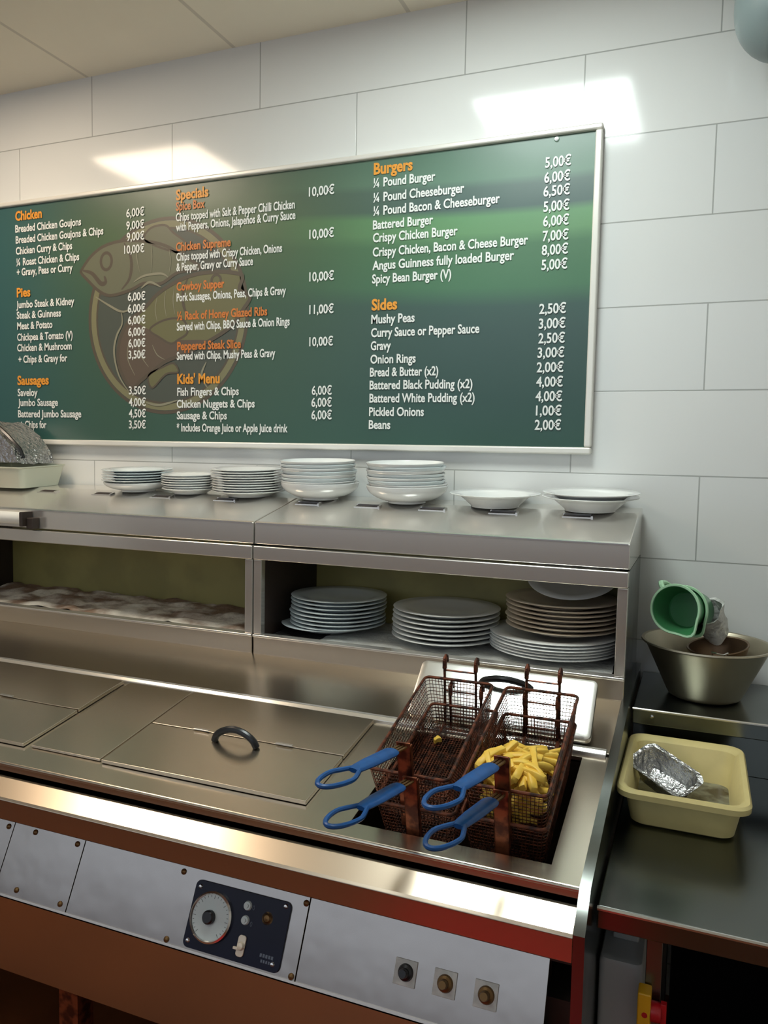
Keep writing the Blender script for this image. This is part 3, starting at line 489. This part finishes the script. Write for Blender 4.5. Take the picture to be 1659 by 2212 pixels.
# ------------------------------------------------ heated cabinets
def cabinet(x0, x1, ix0, ix1, label, slots):
    t = thing('heated_cabinet', label, 'heated cabinet', ((x0+x1)/2, -.22, -1.82), group='steel heated cabinets on the back of the range')
    build('hood', G().prism([(-.012, -1.349), (-.150, -1.356), (-.412, -1.4145), (-.420, -1.419), (-.420, -1.482), (-.395, -1.488), (-.012, -1.488)], x0, x1), steel_hood, t, bevel=.002, smooth=8)
    build('hood_edge', G().tube([(x0+.004, -.4185, -1.4195), (x1-.004, -.4185, -1.4195)], .0030, 6), steel_mirror, t)
    build('header', G().box(x0, x1, -.428, -.40, -1.530, -1.4885), steel_hood, t, bevel=.003)
    build('stile', G().box(x0, ix0, -.424, -.40, -1.760, -1.531), steel_hood, t, bevel=.002)
    build('stile', G().box(ix1, x1, -.424, -.40, -1.760, -1.531), steel_hood, t, bevel=.002)
    build('sill', G().box(x0, x1, -.424, -.40, -1.822, -1.768), steel, t, bevel=.002)
    build('sill_lip', G().box(x0, x1, -.430, -.395, -1.768, -1.761), steel_hood, t, bevel=.002)
    for a in (x0, x1-.006): build('outer_side', G().box(a, a+.006, -.40, -.012, -1.815, -1.489), steel_dark, t)
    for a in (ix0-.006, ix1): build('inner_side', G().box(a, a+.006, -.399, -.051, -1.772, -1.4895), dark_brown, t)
    build('back_panel', G().box(x0+.007, x1-.007, -.050, -.040, -1.772, -1.4895), olive, t)
    build('shelf_floor', G().box(x0+.007, x1-.007, -.394, -.013, -1.785, -1.773), steel_in, t)
    sl = .2233; a = math.atan(sl)
    for sx in slots:
        Mx = T(sx, -.205, -1.356-.055*sl) @ Matrix.Rotation(a, 4, 'X')
        g = G().box(-.040, .040, -.011, .011, -.002, .0006, Mx, 1).box(-.042, .042, .011, .0145, -.002, .004, Mx, 0).box(-.042, .042, -.0145, -.011, -.002, .002, Mx, 0).box(.038, .044, -.012, .012, -.002, .005, Mx, 0)
        build('vent_slot', g, [steel_mirror, dark_brown], t)
    return t
cabinet(-.5005, .593, -.474, .567, 'right steel heated cabinet holding stacks of plates behind its open front', (-.43, -.22, -.005, .215, .43))
cabinet(-1.90, -.5055, -1.88, -.532, 'left steel heated cabinet with stained paper along its open shelf', (-1.53, -1.27, -1.01, -.745))
# far-left white tube on the hood front
t = thing('white_tube', 'white tube with a dark end clip on the front of the left cabinet hood', 'tube', (-1.6, -.45, -1.45))
build('tube', G().tube([(-1.89, -.446, -1.447), (-1.40, -.446, -1.447)], .021, 20), white_pl, t)
build('end_clip', G().box(-1.40, -1.385, -.468, -.421, -1.474, -1.424).box(-1.385, -1.355, -.452, -.421, -1.482, -1.444), dark_brown, t, bevel=.003)
# shelf liners
def cloth(name, x0, x1, y0, y1, z, amp, m, lab, cat, seed, nx=80, ny=26, fr=9):
    g = G(); vs = []; fs = []
    for j in range(ny+1):
        for i in range(nx+1):
            x = x0+(x1-x0)*i/nx; y = y0+(y1-y0)*j/ny
            ex = .01*noise.noise(Vector((x*12, y*12, seed)))
            h = abs(noise.noise(Vector((x*fr, y*fr*1.5, seed+3)))) + .4*abs(noise.noise(Vector((x*fr*3, y*fr*3, seed+5))))
            if y > y1-.05: h += .9*(y-(y1-.05))/.05*abs(noise.noise(Vector((x*4, 1, seed))))*2
            vs.append((x+ex*(i in (0, nx)), y+ex*(j in (0, ny)), z+.001+amp*h))
    for j in range(ny):
        for i in range(nx): a = j*(nx+1)+i; fs.append((a, a+1, a+nx+2, a+nx+1))
    nb = len(vs); g.add(vs+[(v[0], v[1], v[2]-.001) for v in vs], fs+[tuple(i+nb for i in f)[::-1] for f in fs])
    o = build(name, g, m, smooth=80); return tag(o, lab, cat)
cloth('paper_liner', -1.86, -.545, -.390, -.06, -1.7725, .020, paper, 'grease-stained crumpled white paper on the shelf of the left cabinet', 'paper', 1)
cloth('paper_liner', -.30, .555, -.392, -.06, -1.7725, .008, paper2, 'crumpled white paper under the plate stacks in the right cabinet', 'paper', 5, 60, 20, 14)
g = G().box(-.465, -.305, -.392, -.10, -1.7725, -1.7695)
for k in range(26): g.box(-.463+.0061*k, -.460+.0061*k, -.392, -.10, -1.7695, -1.7675)
tag(build('ribbed_mat', g, rubber), 'black ribbed mat at the left end of the right cabinet shelf', 'mat')
# ------------------------------------------------ plates
def plate_prof(R, h=.020, foot=.58, lipw=.22, th=.0042):
    f = R*foot; w_ = R*(1-lipw)
    outp = [(0, .002), (f-.006, .002), (f-.005, 0), (f, 0), (f+.002, .003), (w_, h*.62), (R-.002, h-.002), (R, h), (R-.0015, h+.0012)]
    inn = [(w_-.004, h*.62+th), (f, .003+th), (0, .002+th)]
    return outp+inn
def bowl_prof(R, h, foot=.42, th=.004):
    f = R*foot
    outp = [(0, .003), (f-.006, .003), (f-.005, 0), (f, 0), (f, .006)]
    for k in range(1, 9):
        a = k/8; outp.append((f+(R-f)*math.sin(a*PI/2)**.9, .006+(h-.006)*a**1.35))
    inn = [(R-.0015, h+.001)]+[(f+(R-th-f)*math.sin(a*PI/2)**.9, .006+th+(h-.006-th)*a**1.35) for a in (.9, .75, .6, .45, .3, .15)]+[(0, .006+th)]
    return outp+inn
MCACHE = {}
def plate(name, prof, key, m, x, y, z, label, group, tilt=(0, 0), cat='plate'):
    k = (key, m.name)
    if k not in MCACHE:
        o = build(name, G().lathe(prof, 56), m, smooth=50); MCACHE[k] = o
    else:
        o = MCACHE[k].copy(); C.objects.link(o)
    o.name = name; o.location = (x, y, z); o.rotation_euler = (tilt[0], tilt[1], 0 if tilt[0] else random.uniform(0, 6))
    return tag(o, label, cat, group)
ORD = ['bottom', 'second from bottom', 'third from bottom', 'fourth from bottom', 'fifth from bottom', 'sixth from bottom', 'seventh from bottom', 'eighth from bottom', 'ninth from bottom', 'tenth from bottom']
def stack(n, x, y, z, R, pitch, m, what, where, group, kind='plate', h=.02, jig=.003, prof=None, name='dinner_plate', lt=.22, foot=.58, tilt=0):
    for i in range(n):
        pf = prof or plate_prof(R, h, foot, lt)
        pos = 'topmost' if i == n-1 else ORD[i]
        plate(name, pf, (name, R, h, m.name), m, x+random.uniform(-jig, jig), y+random.uniform(-jig, jig)-math.sin(tilt)*i*pitch, z+i*pitch, f'{what}, {pos} {where}', group, cat=kind, tilt=(tilt, 0))
ZS = -1.7605
G1 = 'white plates stacked in the right cabinet'
plate('dinner_plate', plate_prof(.150), 'odd', ceramic_blue, -.338, -.232, ZS-.002, 'pale blue white plate sticking out left under the leftmost cabinet stack', G1)
stack(8, -.305, -.228, ZS+.0045, .153, .0122, ceramic_blue, 'cool white dinner plate', 'of the leftmost stack in the right cabinet', G1)
stack(7, .055, -.228, ZS, .162, .0138, ceramic, 'white dinner plate', 'of the middle stack in the right cabinet', G1)
stack(6, .378, -.222, ZS, .184, .0085, ceramic, 'large white dinner plate', 'of the wide stack below the cream ones', G1, h=.017)
ZT = ZS+6*.0085+.0105
stack(7, .398, -.215, ZT, .160, .0125, ceramic_cream, 'cream dinner plate', 'of the cream stack in the cabinet', 'cream plates in the right cabinet')
plate('dinner_plate', plate_prof(.130), 'tilt', ceramic, .415, -.150, ZT+6*.0125+.056, 'greyish white plate leaning up at the back on the cream stack', G1, tilt=(math.radians(22), 0))
# on the hood top
YH = -.138; ZH = -1.349-(-.012-YH)*.0507+.0006; HA = math.atan(.0507); HT = (HA, 0); G2 = 'plates and bowls along the top of the hood'
plate('bowl', bowl_prof(.122, .035, .5), 'A0', ceramic, -1.165, YH, ZH, 'white bowl at the bottom of the leftmost grey white stack on the hood', G2, cat='bowl', tilt=HT)
stack(5, -1.165, YH-.004, ZH+.024, .126, .0092, ceramic_blue, 'small white plate', 'of the leftmost plate stack on the hood', G2, lt=.3, tilt=HA)
stack(7, -.935, YH, ZH, .100, .0082, ceramic, 'small bright white plate', 'of the small low stack on the hood', G2, kind='plate', name='side_plate', tilt=HA)
stack(10, -.695, YH, ZH, .127, .0083, ceramic, 'bright white plate', 'of the wide bright stack left of the tall bowls', G2, tilt=HA)
for x, wh in ((-.420, 'the left tall bowl stack on the hood'), (-.113, 'the right tall bowl stack on the hood')):
    plate('bowl', bowl_prof(.130, .056, .46), 'D0', ceramic, x, YH, ZH, f'deep white bowl carrying {wh}', G2, cat='bowl', tilt=HT)
    pf = bowl_prof(.124, .034, .5)
    for i in range(7):
        plate('bowl', pf, ('D1',), ceramic_blue if i % 2 else ceramic, x+random.uniform(-.004, .004), YH-.005-.0018*i+random.uniform(-.002, .002), ZH+.0285+i*.0108, f'white bowl {"topmost" if i == 6 else ORD[i+1]} in {wh}', G2, cat='bowl', tilt=HT)
soup = bowl_prof(.134, .044, .55); sp2 = [(0, .003), (.066, .003), (.067, 0), (.072, 0), (.073, .004), (.098, .026), (.106, .032), (.137, .040), (.138, .0415), (.1365, .0425), (.104, .0365), (.095, .030), (.070, .009), (0, .008)]
plate('soup_plate', sp2, 'F', ceramic, .172, YH, ZH, 'single white soup plate on the hood left of the rightmost pair', G2, tilt=HT)
plate('soup_plate', sp2, 'F', ceramic, .455, YH, ZH, 'white soup plate under another at the right end of the hood', G2, tilt=HT)
plate('soup_plate', sp2, 'F', ceramic, .457, YH-.002, ZH+.013, 'topmost white soup plate at the right end of the hood', G2, tilt=HT)
# left end of hood: tray, foil
ZH0 = ZH; TT = T(-1.75, YH, ZH0) @ Matrix.Rotation(HA, 4, 'X')
t = thing('plastic_tray', 'cloudy greenish white plastic tray at the left end of the hood', 'tray', (-1.75, YH, ZH))
g = G().rings([rrect(.120, .095, .02, 0), rrect(.140, .112, .025, .075), rrect(.144, .116, .025, .078), rrect(.144, .116, .025, .082), rrect(.137, .110, .023, .081), rrect(.117, .092, .018, .004)], TT, cap0=True, cap1=True)
build('tray_body', g, mat('cloudy_green_white_plastic', (196, 200, 182), .4), t)
g = G(); fm = T(-1.77, YH-.012, ZH+.09)
def crumple(vs, amp, sd): return [tuple(Vector(v)+Vector((noise.noise(Vector(v)*25+Vector((sd, 0, 0))), noise.noise(Vector(v)*25+Vector((0, sd, 0))), noise.noise(Vector(v)*25+Vector((0, 0, sd)))))*amp) for v in vs]
def wedge(poly, y0, y1, nx=1):
    vs = []; n = len(poly); K = 7
    for k in range(K+1):
        y = y0+(y1-y0)*k/K
        vs += [(x, y, z) for x, z in poly]
    return vs, [(k*n+i, k*n+(i+1) % n, (k+1)*n+(i+1) % n, (k+1)*n+i) for k in range(K) for i in range(n)]+[tuple(range(n)), tuple(range(K*n, (K+1)*n))[::-1]]
P_ = [(-.13, 0), (-.06, 0), (.0, .0), (.06, 0), (.125, .0), (.112, .035), (.09, .062), (.05, .10), (.01, .132), (-.03, .158), (-.08, .15), (-.13, .12)]
vs, fs = wedge(P_, -.09, .09); g.add(crumple(vs, .012, 4), fs, fm)
fw = thing('foil_parcel', 'crumpled silver foil parcel with a dark edge on the tray at the far left', 'foil parcel', (-1.77, YH, ZH+.083))
build('foil_wrap', g, foil, fw, smooth=20)
build('dark_edge', G().tube([(-1.90, YH-.072, ZH+.24), (-1.80, YH-.074, ZH+.245), (-1.72, YH-.075, ZH+.190), (-1.66, YH-.075, ZH+.142), (-1.645, YH-.07, ZH+.11)], [.012, .012, .010, .008, .005], 8), black, fw)
tag(build('orange_cloth', G().add(*(lambda v, f: (crumple(v, .006, 9), f))(*wedge([(-.04, 0), (.0, 0), (.04, 0), (.035, .012), (0, .018), (-.04, .015)], -.03, .03)), T(-1.76, -.305, -1.390) @ Matrix.Rotation(math.atan(.264), 4, 'X')), mat('orange_fabric', (206, 104, 40), .8), smooth=40), 'folded orange cloth on the sloping hood at the left edge', 'cloth')
# ------------------------------------------------ fry baskets
def arc(p, q, m_, n=8): return [tuple((1-t_)**2*Vector(p)+2*t_*(1-t_)*Vector(m_)+t_**2*Vector(q)) for t_ in [k/n for k in range(n+1)]]
def basket(x0, z0, W, L, H, yaw, label, back_bars):
    t = thing('fry_basket', label, 'fry basket', (x0, -.72, z0), (math.radians(13.3), 0, yaw), 'wire fry baskets with blue handles')
    def cs(d): # inset rectangle at depth d
        k = d/H; return (.012*k, W-.012*k, -L+.022*k, -.010*k)
    def loop(d, r, seg, rc=.012):
        a = cs(d); cx_, cy_ = (a[0]+a[1])/2, (a[2]+a[3])/2
        return [(p[0], p[1], -d) for p in rrect((a[1]-a[0])/2, (a[3]-a[2])/2, rc, 0, 4, cx_, cy_)]
    rim = G().tube(loop(0, 0, 0), .0036, 8, True); build('rim', rim, grime, t, world=False)
    g = G(); wr = .00085
    for k in range(1, 14): g.tube(loop(H*k/13, 0, 0), wr, 4, True)
    nx, ny = 21, 46
    a0, a1 = cs(0), cs(H)
    for i in range(1, nx):
        u = i/nx; xt = a0[0]+(a0[1]-a0[0])*u; xb = a1[0]+(a1[1]-a1[0])*u
        g.tube([(xt, a0[2], 0), (xb, a1[2], -H), (xb, a1[3], -H), (xt, a0[3], 0)], wr, 4)
    for i in range(1, ny):
        u = i/ny; yt = a0[2]+(a0[3]-a0[2])*u; yb = a1[2]+(a1[3]-a1[2])*u
        g.tube([(a0[0], yt, 0), (a1[0], yb, -H), (a1[1], yb, -H), (a0[1], yt, 0)], wr, 4)
    build('wire_mesh', g, grime, t, world=False, smooth=0)
    # support frame under and behind, hooks at the back
    for u in (.28, .74):
        x = W*u
        g = G().tube([(x, a1[2]+.01, -H-.002), (x, a1[3]+.002, -H-.002), (x, .004, -.004), (x, .006, .030), (x, .010, .046), (x, .020, .052), (x, .030, .046), (x, .032, .030)], .0034, 7)
        g.tube([(x, .006, .024), (x, .010, .042), (x, .018, .048)], .0055, 7)
        build('hook', g, grime, t, world=False)
    g = G()
    for zb in back_bars: build('cross_bar', G().tube([(W*.28, .006, zb), (W*.74, .006, zb)], .0026, 6), grime, t, world=False)
    # front bracket: folded strip with flanges
    c = W/2; sv = .014
    g = G().box(c-sv, c+sv, -L-.012, -L-.008, -H*.98, .078).box(c-sv, c-sv+.003, -L-.012, -L+.002, -H*.98, .070).box(c+sv-.003, c+sv, -L-.012, -L+.002, -H*.98, .070)
    build('bracket', g, grime_light, t, world=False, bevel=.001)
    # handle
    S = Vector((c, -L-.012, .070)); Eh = Vector((c-.048, -.645, .150)); d = (Eh-S); u = d.normalized(); sd = u.cross(Vector((0, 0, 1))).normalized()
    g = G()
    for k in (-1, 0, 1): g.tube([tuple(S+sd*.007*k), tuple(S+d*.26+sd*.008*k)], .0028, 6)
    hr = build('handle_rod', g, brass, t, world=False)
    g = G()
    A_ = S+d*.14; B_ = S+d*.60; n_ = u.cross(sd)
    vs = []
    for (P0, hw, ht) in ((A_, .0135, .006), (A_+u*.01, .016, .0075), (S+d*.45, .0155, .0075), (B_, .013, .006), (B_+u*.012, .010, .004)):
        vs.append([tuple(P0+sd*hw*math.cos(q)*1.0+n_*ht*math.sin(q)) for q in [2*PI*k/14 for k in range(14)]])
    g.rings(vs, cap0=True, cap1=True)
    lp = []
    for k in range(33):
        q = PI*(k/32*1.66-.83); r1 = d.length*.23
        cx_ = S+d*.77; lp.append(tuple(cx_+u*(r1*math.cos(q))+sd*(.024*math.sin(q)*(1 if abs(q) < PI/2 else 1-.75*((abs(q)-PI/2)/(PI*.33))))))
    g.tube([tuple(B_-sd*.005)]+lp+[tuple(B_+sd*.005)], .0043, 8)
    build('grip', g, blue, t, world=False, label='blue vinyl coated looped grip')
    return t
basket(.176, -1.797, .162, .382, .112, .02, 'empty lower left fry basket set into the vat under another', (-.03,))
basket(.353, -1.797, .163, .373, .112, .01, 'lower right fry basket in the vat under the basket of chips', (-.03,))
bu = basket(.159, -1.734, .165, .380, .112, .02, 'empty upper left fry basket stacked on another beside the chips', (-.035, .02))
bc = basket(.356, -1.734, .163, .372, .112, .0, 'upper right fry basket filled with yellow chips', (-.035, .02))
# chips
def chip_mesh(L, w_, b, sd):
    g = G(); R_ = []; n = 7
    for i in range(n+1):
        s_ = i/n-.5; x = L*s_; z = b*(1-4*s_*s_); y = .3*b*math.sin(s_*4+sd)
        k = (1 if 0 < i < n else .86); ww = w_*k*(1+.12*math.sin(sd*3+i)); R_.append([(x, y+ww*cy_, z+ww*cz_) for cy_, cz_ in ((.5, .42), (.42, .5), (-.42, .5), (-.5, .42), (-.5, -.42), (-.42, -.5), (.42, -.5), (.5, -.42))])
    return g.rings(R_, cap0=True, cap1=True)
protos = []
BM = basis(bc)
def chip(i, M_, lab, group):
    if len(protos) < 6:
        k = len(protos); o = build('chip', chip_mesh(.046+.006*k, .0105+.0012*(k % 3), .002+.0030*(k % 4), k*1.7), chipm, smooth=70); protos.append(o)
    else: o = random.choice(protos).copy(); C.objects.link(o)
    o.matrix_world = M_; return tag(o, lab, 'chip', group)
W_, L_b = .163, .372
n_ch = 0
for layer in range(9):
    zl = -.104+layer*.0125
    for rep in range(29):
        y = random.uniform(-L_b+.040, -.09 - .016*layer)
        lim = -.100+(.108*min(1, max(0, (-y-.10)/(L_b-.16))))
        if zl > lim: continue
        x = random.uniform(.040, W_-.040)
        M_ = BM @ T(x, y, zl+random.uniform(-.003, .003)+.004) @ Euler((random.uniform(-.5, .5), random.uniform(-.22, .22), random.uniform(0, PI))).to_matrix().to_4x4()
        chip(n_ch, M_, 'yellow potato chip heaped in the upper right fry basket', 'chips in the fry basket'); n_ch += 1
for k in range(16):
    y = random.uniform(-L_b+.05, -.09); x = random.uniform(.035, W_-.035); lim = -.100+.108*min(1, max(0, (-y-.10)/(L_b-.16)))
    M_ = BM @ T(x, y, lim+.012) @ Euler((random.uniform(-.6, .6), random.uniform(-.35, .1), random.uniform(0, 2*PI))).to_matrix().to_4x4()
    chip(n_ch, M_, 'yellow potato chip heaped in the upper right fry basket', 'chips in the fry basket'); n_ch += 1
print('CHIPS', n_ch)
M_ = basis(bu) @ T(.055, -.10, -.104) @ Matrix.Rotation(.7, 4, 'Z') @ Matrix.Scale(.5, 4, (1, 0, 0))
o = build('chip', chip_mesh(.035, .011, .003, 1), chipm); o.matrix_world = M_; tag(o, 'single leftover chip piece in the empty upper left fry basket', 'chip')
# ------------------------------------------------ right worktable
TX0, TX1, TZ = .614, 1.55, -2.0
t = thing('worktable', 'steel worktable at the right of the range with a raised rear shelf', 'worktable', (1.1, -.7, FLOOR))
build('table_top', G().box(TX0, TX1, -1.082, -.332, TZ-.012, TZ).box(TX0, TX1, -1.088, -1.070, TZ-.040, TZ-.002), steel_dark, t, bevel=.003)
build('front_edge', G().tube([(TX0, -1.086, TZ-.003), (TX1, -1.086, TZ-.003)], .0045, 8), steel_mirror, t)
build('riser', G().box(TX0, TX1, -.332, -.322, TZ-.01, -1.861), steel_dark, t)
build('rear_shelf', G().box(TX0, TX1, -.385, -.005, -1.860, -1.845).box(TX0, TX1, -.388, -.380, -1.886, -1.846), steel_dark, t, bevel=.003)
build('shelf_edge', G().tube([(TX0, -.387, -1.847), (TX1, -.387, -1.847)], .0035, 8), steel_hood, t)
for x in (.662,): build('shelf_screw', G().lathe([(0, .004), (.004, .003), (.005, 0)], 12, T(x, -.388, -1.862) @ Matrix.Rotation(PI/2, 4, 'X')), steel_mirror, t)
for x, y in ((.712, -1.03), (1.50, -1.03), (.712, -.38), (1.50, -.38)):
    build('leg', G().box(x-.014, x+.014, y-.014, y+.014, FLOOR+.001, TZ-.013), steel_dark, t, bevel=.002)
build('rear_shade_sheet', G().box(.735, 1.48, -.372, -.360, FLOOR+.02, TZ-.013), void, t)  # black sheet paints the shade under the table and hides the wall
build('base_shelf', G().box(.735, 1.48, -1.0, -.375, FLOOR+.15, FLOOR+.165), void, t)  # shelf blackened with the same painted shade
# isolator switch
t = thing('isolator_switch', 'yellow and red rotary isolator switch on the worktable leg', 'switch', (.73, -1.03, -2.21))
build('housing', G().box(.688, .711, -1.078, -1.045, -2.222, -2.146), yellow, t, bevel=.003)
g = G().lathe([(0, .022), (.018, .022), (.021, .018), (.022, 0)], 24, T(.711, -1.061, -2.184) @ Matrix.Rotation(PI/2, 4, 'Y') @ Matrix.Scale(.8, 4)); g.box(.727, .737, -1.067, -1.055, -2.204, -2.164)
build('red_knob', g, mat('red_plastic', (178, 26, 34), .35), t, bevel=.001)
build('red_spot', G().lathe([(0, .001), (.005, .001), (.005, 0)], 14, T(.701, -1.078, -2.184) @ Matrix.Rotation(PI/2, 4, 'X')), MATS['red_plastic'], t)
# bin under the table
t = thing('storage_box', 'grey white plastic box with a rounded corner under the worktable beside the range', 'box', (.655, -.8, FLOOR))
g = G().rings([rrect(.039, .20, .012, FLOOR+.002), rrect(.040, .20, .012, -2.155), rrect(.037, .197, .012, -2.148), rrect(.030, .19, .010, -2.146)], T(.6525, -.80, 0), cap0=True, cap1=True)
build('box_body', g, grey_bin, t)
build('box_lid', G().box(.630, .680, -.93, -.66, -2.1455, -2.122), grey_bin, t, bevel=.004)
# cream tub
t = thing('plastic_tub', 'cream rectangular plastic tub with dark residue on the worktable', 'tub', (.745, -.60, TZ), (0, 0, math.radians(0)))
def tub_ring(sx, sy, r, z): return rrect(sx, sy, r, z, 8)
Mx = T(.745, -.585, TZ)
g = G().rings([tub_ring(.100, .138, .03, .001), tub_ring(.106, .146, .032, .006), tub_ring(.119, .172, .036, .080), tub_ring(.130, .187, .038, .082), tub_ring(.134, .191, .04, .076), tub_ring(.135, .192, .04, .088), tub_ring(.131, .188, .038, .094), tub_ring(.121, .176, .036, .092), tub_ring(.115, .166, .034, .085), tub_ring(.102, .140, .03, .010), tub_ring(.095, .132, .026, .006)], Mx, cap0=True, cap1=True)
build('tub_body', g, cream, t)
res = mat('murky_residue', (150, 150, 128), .25, rgb2=(58, 48, 34), noise_scale=11)
build('residue', G().extr([p[:2] for p in tub_ring(.101, .139, .028, 0)], .0065, .0105, Mx), res, t)
# foil tray in tub
t = thing('foil_tray', 'crumpled silver foil tray tipped over inside the cream tub', 'foil tray', (.705, -.545, TZ+.03))
Fm = T(.705, -.560, TZ+.066) @ Euler((math.radians(20), math.radians(16), math.radians(-30))).to_matrix().to_4x4() @ Matrix.Scale(1.04, 4)
R0 = []
for (sx, sy, r, z) in ((.045, .022, .016, -.048), (.052, .029, .018, -.045), (.066, .040, .022, .0), (.074, .047, .024, .001), (.075, .048, .024, .005), (.066, .040, .022, .004), (.050, .027, .018, -.040), (.043, .020, .014, -.043)):
    R0.append(crumple(rrect(sx, sy, r, z, 8), .006, 3))
build('tray_body', G().rings(R0, Fm, cap0=True, cap1=True), foil, t, smooth=25)
# steel bowl and what is in it
ZB = -1.8445; BXc, BYc = .785, -.195
t = thing('steel_bowl', 'large stainless steel mixing bowl on the rear shelf of the worktable', 'bowl', (BXc, BYc, ZB))
g = G().lathe([(0, .001), (.085, .001), (.093, .005), (.098, .014), (.156, .138), (.160, .143), (.166, .144), (.169, .147), (.168, .151), (.160, .150), (.152, .140), (.094, .014), (.088, .006), (0, .006)], 72, T(BXc, BYc, ZB)); build('bowl_body', g, steel_bowl, t)
Z0 = ZB+.118
t = thing('strainer', 'small brown stained steel strainer bowl sitting inside the large bowl', 'strainer', (.822, -.175, Z0))
Sm = T(.815, -.165, -1.712) @ Euler((math.radians(6), math.radians(-8), 0)).to_matrix().to_4x4()
pr = [(0, -.085), (.040, -.080), (.062, -.055), (.074, -.012), (.078, 0), (.081, .002), (.080, .005), (.075, .003), (.070, -.012), (.058, -.053), (.037, -.076), (0, -.081)]
build('strainer_bowl', G().lathe(pr, 48, Sm), mat('tarnished_steel', (120, 98, 76), .4, .8), t)
g = G().tube([(-.014, -.072, .0), (-.015, -.10, .006), (-.015, -.145, .034), (-.004, -.158, .034), (.012, -.158, .030), (.022, -.145, .030), (.020, -.10, .004), (.018, -.072, .0)], .0022, 6, M=Sm); build('hook_wire', g, steel_mirror, t)
def jug(cx_, cy_, cz_, ax, roll, label, hnd):
    a = Vector(ax).normalized(); zax = a; xax = Vector((0, 0, 1)).cross(zax).normalized(); yax = zax.cross(xax)
    Jm = Matrix(((xax.x, yax.x, zax.x, cx_), (xax.y, yax.y, zax.y, cy_), (xax.z, yax.z, zax.z, cz_), (0, 0, 0, 1))) @ Matrix.Rotation(roll, 4, 'Z')
    t = thing('measuring_jug', label, 'jug', (cx_, cy_, cz_), group='green plastic jugs nested in the steel bowl')
    N = 48
    def ring(r, z, sp):
        out = []
        for k in range(N):
            q = 2*PI*k/N; dd = math.atan2(math.sin(q), math.cos(q)); e = math.exp(-(dd/.33)**2)*sp
            out.append(((r+e)*math.cos(q), (r+e)*math.sin(q), z))
        return out
    g = G().rings([ring(.051, -.100, 0), ring(.053, -.096, 0), ring(.060, -.03, .002), ring(.0625, -.004, .016), ring(.0625, 0, .018), ring(.059, -.001, .0175), ring(.0565, -.03, .002), ring(.049, -.092, 0), ring(.046, -.095, 0)], Jm, cap0=True, cap1=True)
    build('jug_body', g, jug_green, t)
    g = G().rings([ring(.0605, .0012, .018), ring(.0655, .002, .0185), ring(.067, -.002, .0185), ring(.065, -.006, .017), ring(.0615, -.004, .016)], Jm, cap0=False); build('jug_rim', g, jug_rim, t)
    if hnd:
        g = G().tube([(-.062, 0, -.008), (-.072, 0, -.008), (-.082, 0, -.018), (-.084, 0, -.05), (-.076, 0, -.072), (-.055, 0, -.078)], .0075, 8, M=Jm); build('jug_handle', g, jug_rim, t)
    return t
AX = (-.30, -.90, .16)
jug(.702, -.275, -1.598, AX, math.radians(-52), 'nearer green plastic jug facing the viewer on the steel bowl', True)
jug(.7215, -.2165, -1.6085, AX, math.radians(-50), 'second green plastic jug nested behind the nearer one', False)
t = thing('plastic_cup', 'crumpled cloudy plastic cup behind the green jugs in the strainer', 'cup', (.80, -.15, -1.69))
Cm = T(.795, -.125, -1.655) @ Euler((math.radians(30), math.radians(-24), math.radians(0))).to_matrix().to_4x4() @ Matrix.Diagonal((1.2, 1.2, .95, 1))
R0 = [crumple([(r*math.cos(2*PI*k/28), r*math.sin(2*PI*k/28), z) for k in range(28)], .012, 6) for r, z in ((.024, -.060), (.028, -.055), (.033, -.01), (.039, .03), (.041, .055), (.036, .052), (.029, -.02), (.020, -.050))]
build('cup_body', G().rings(R0, Cm, cap0=True, cap1=True), cloudy, t, smooth=30)
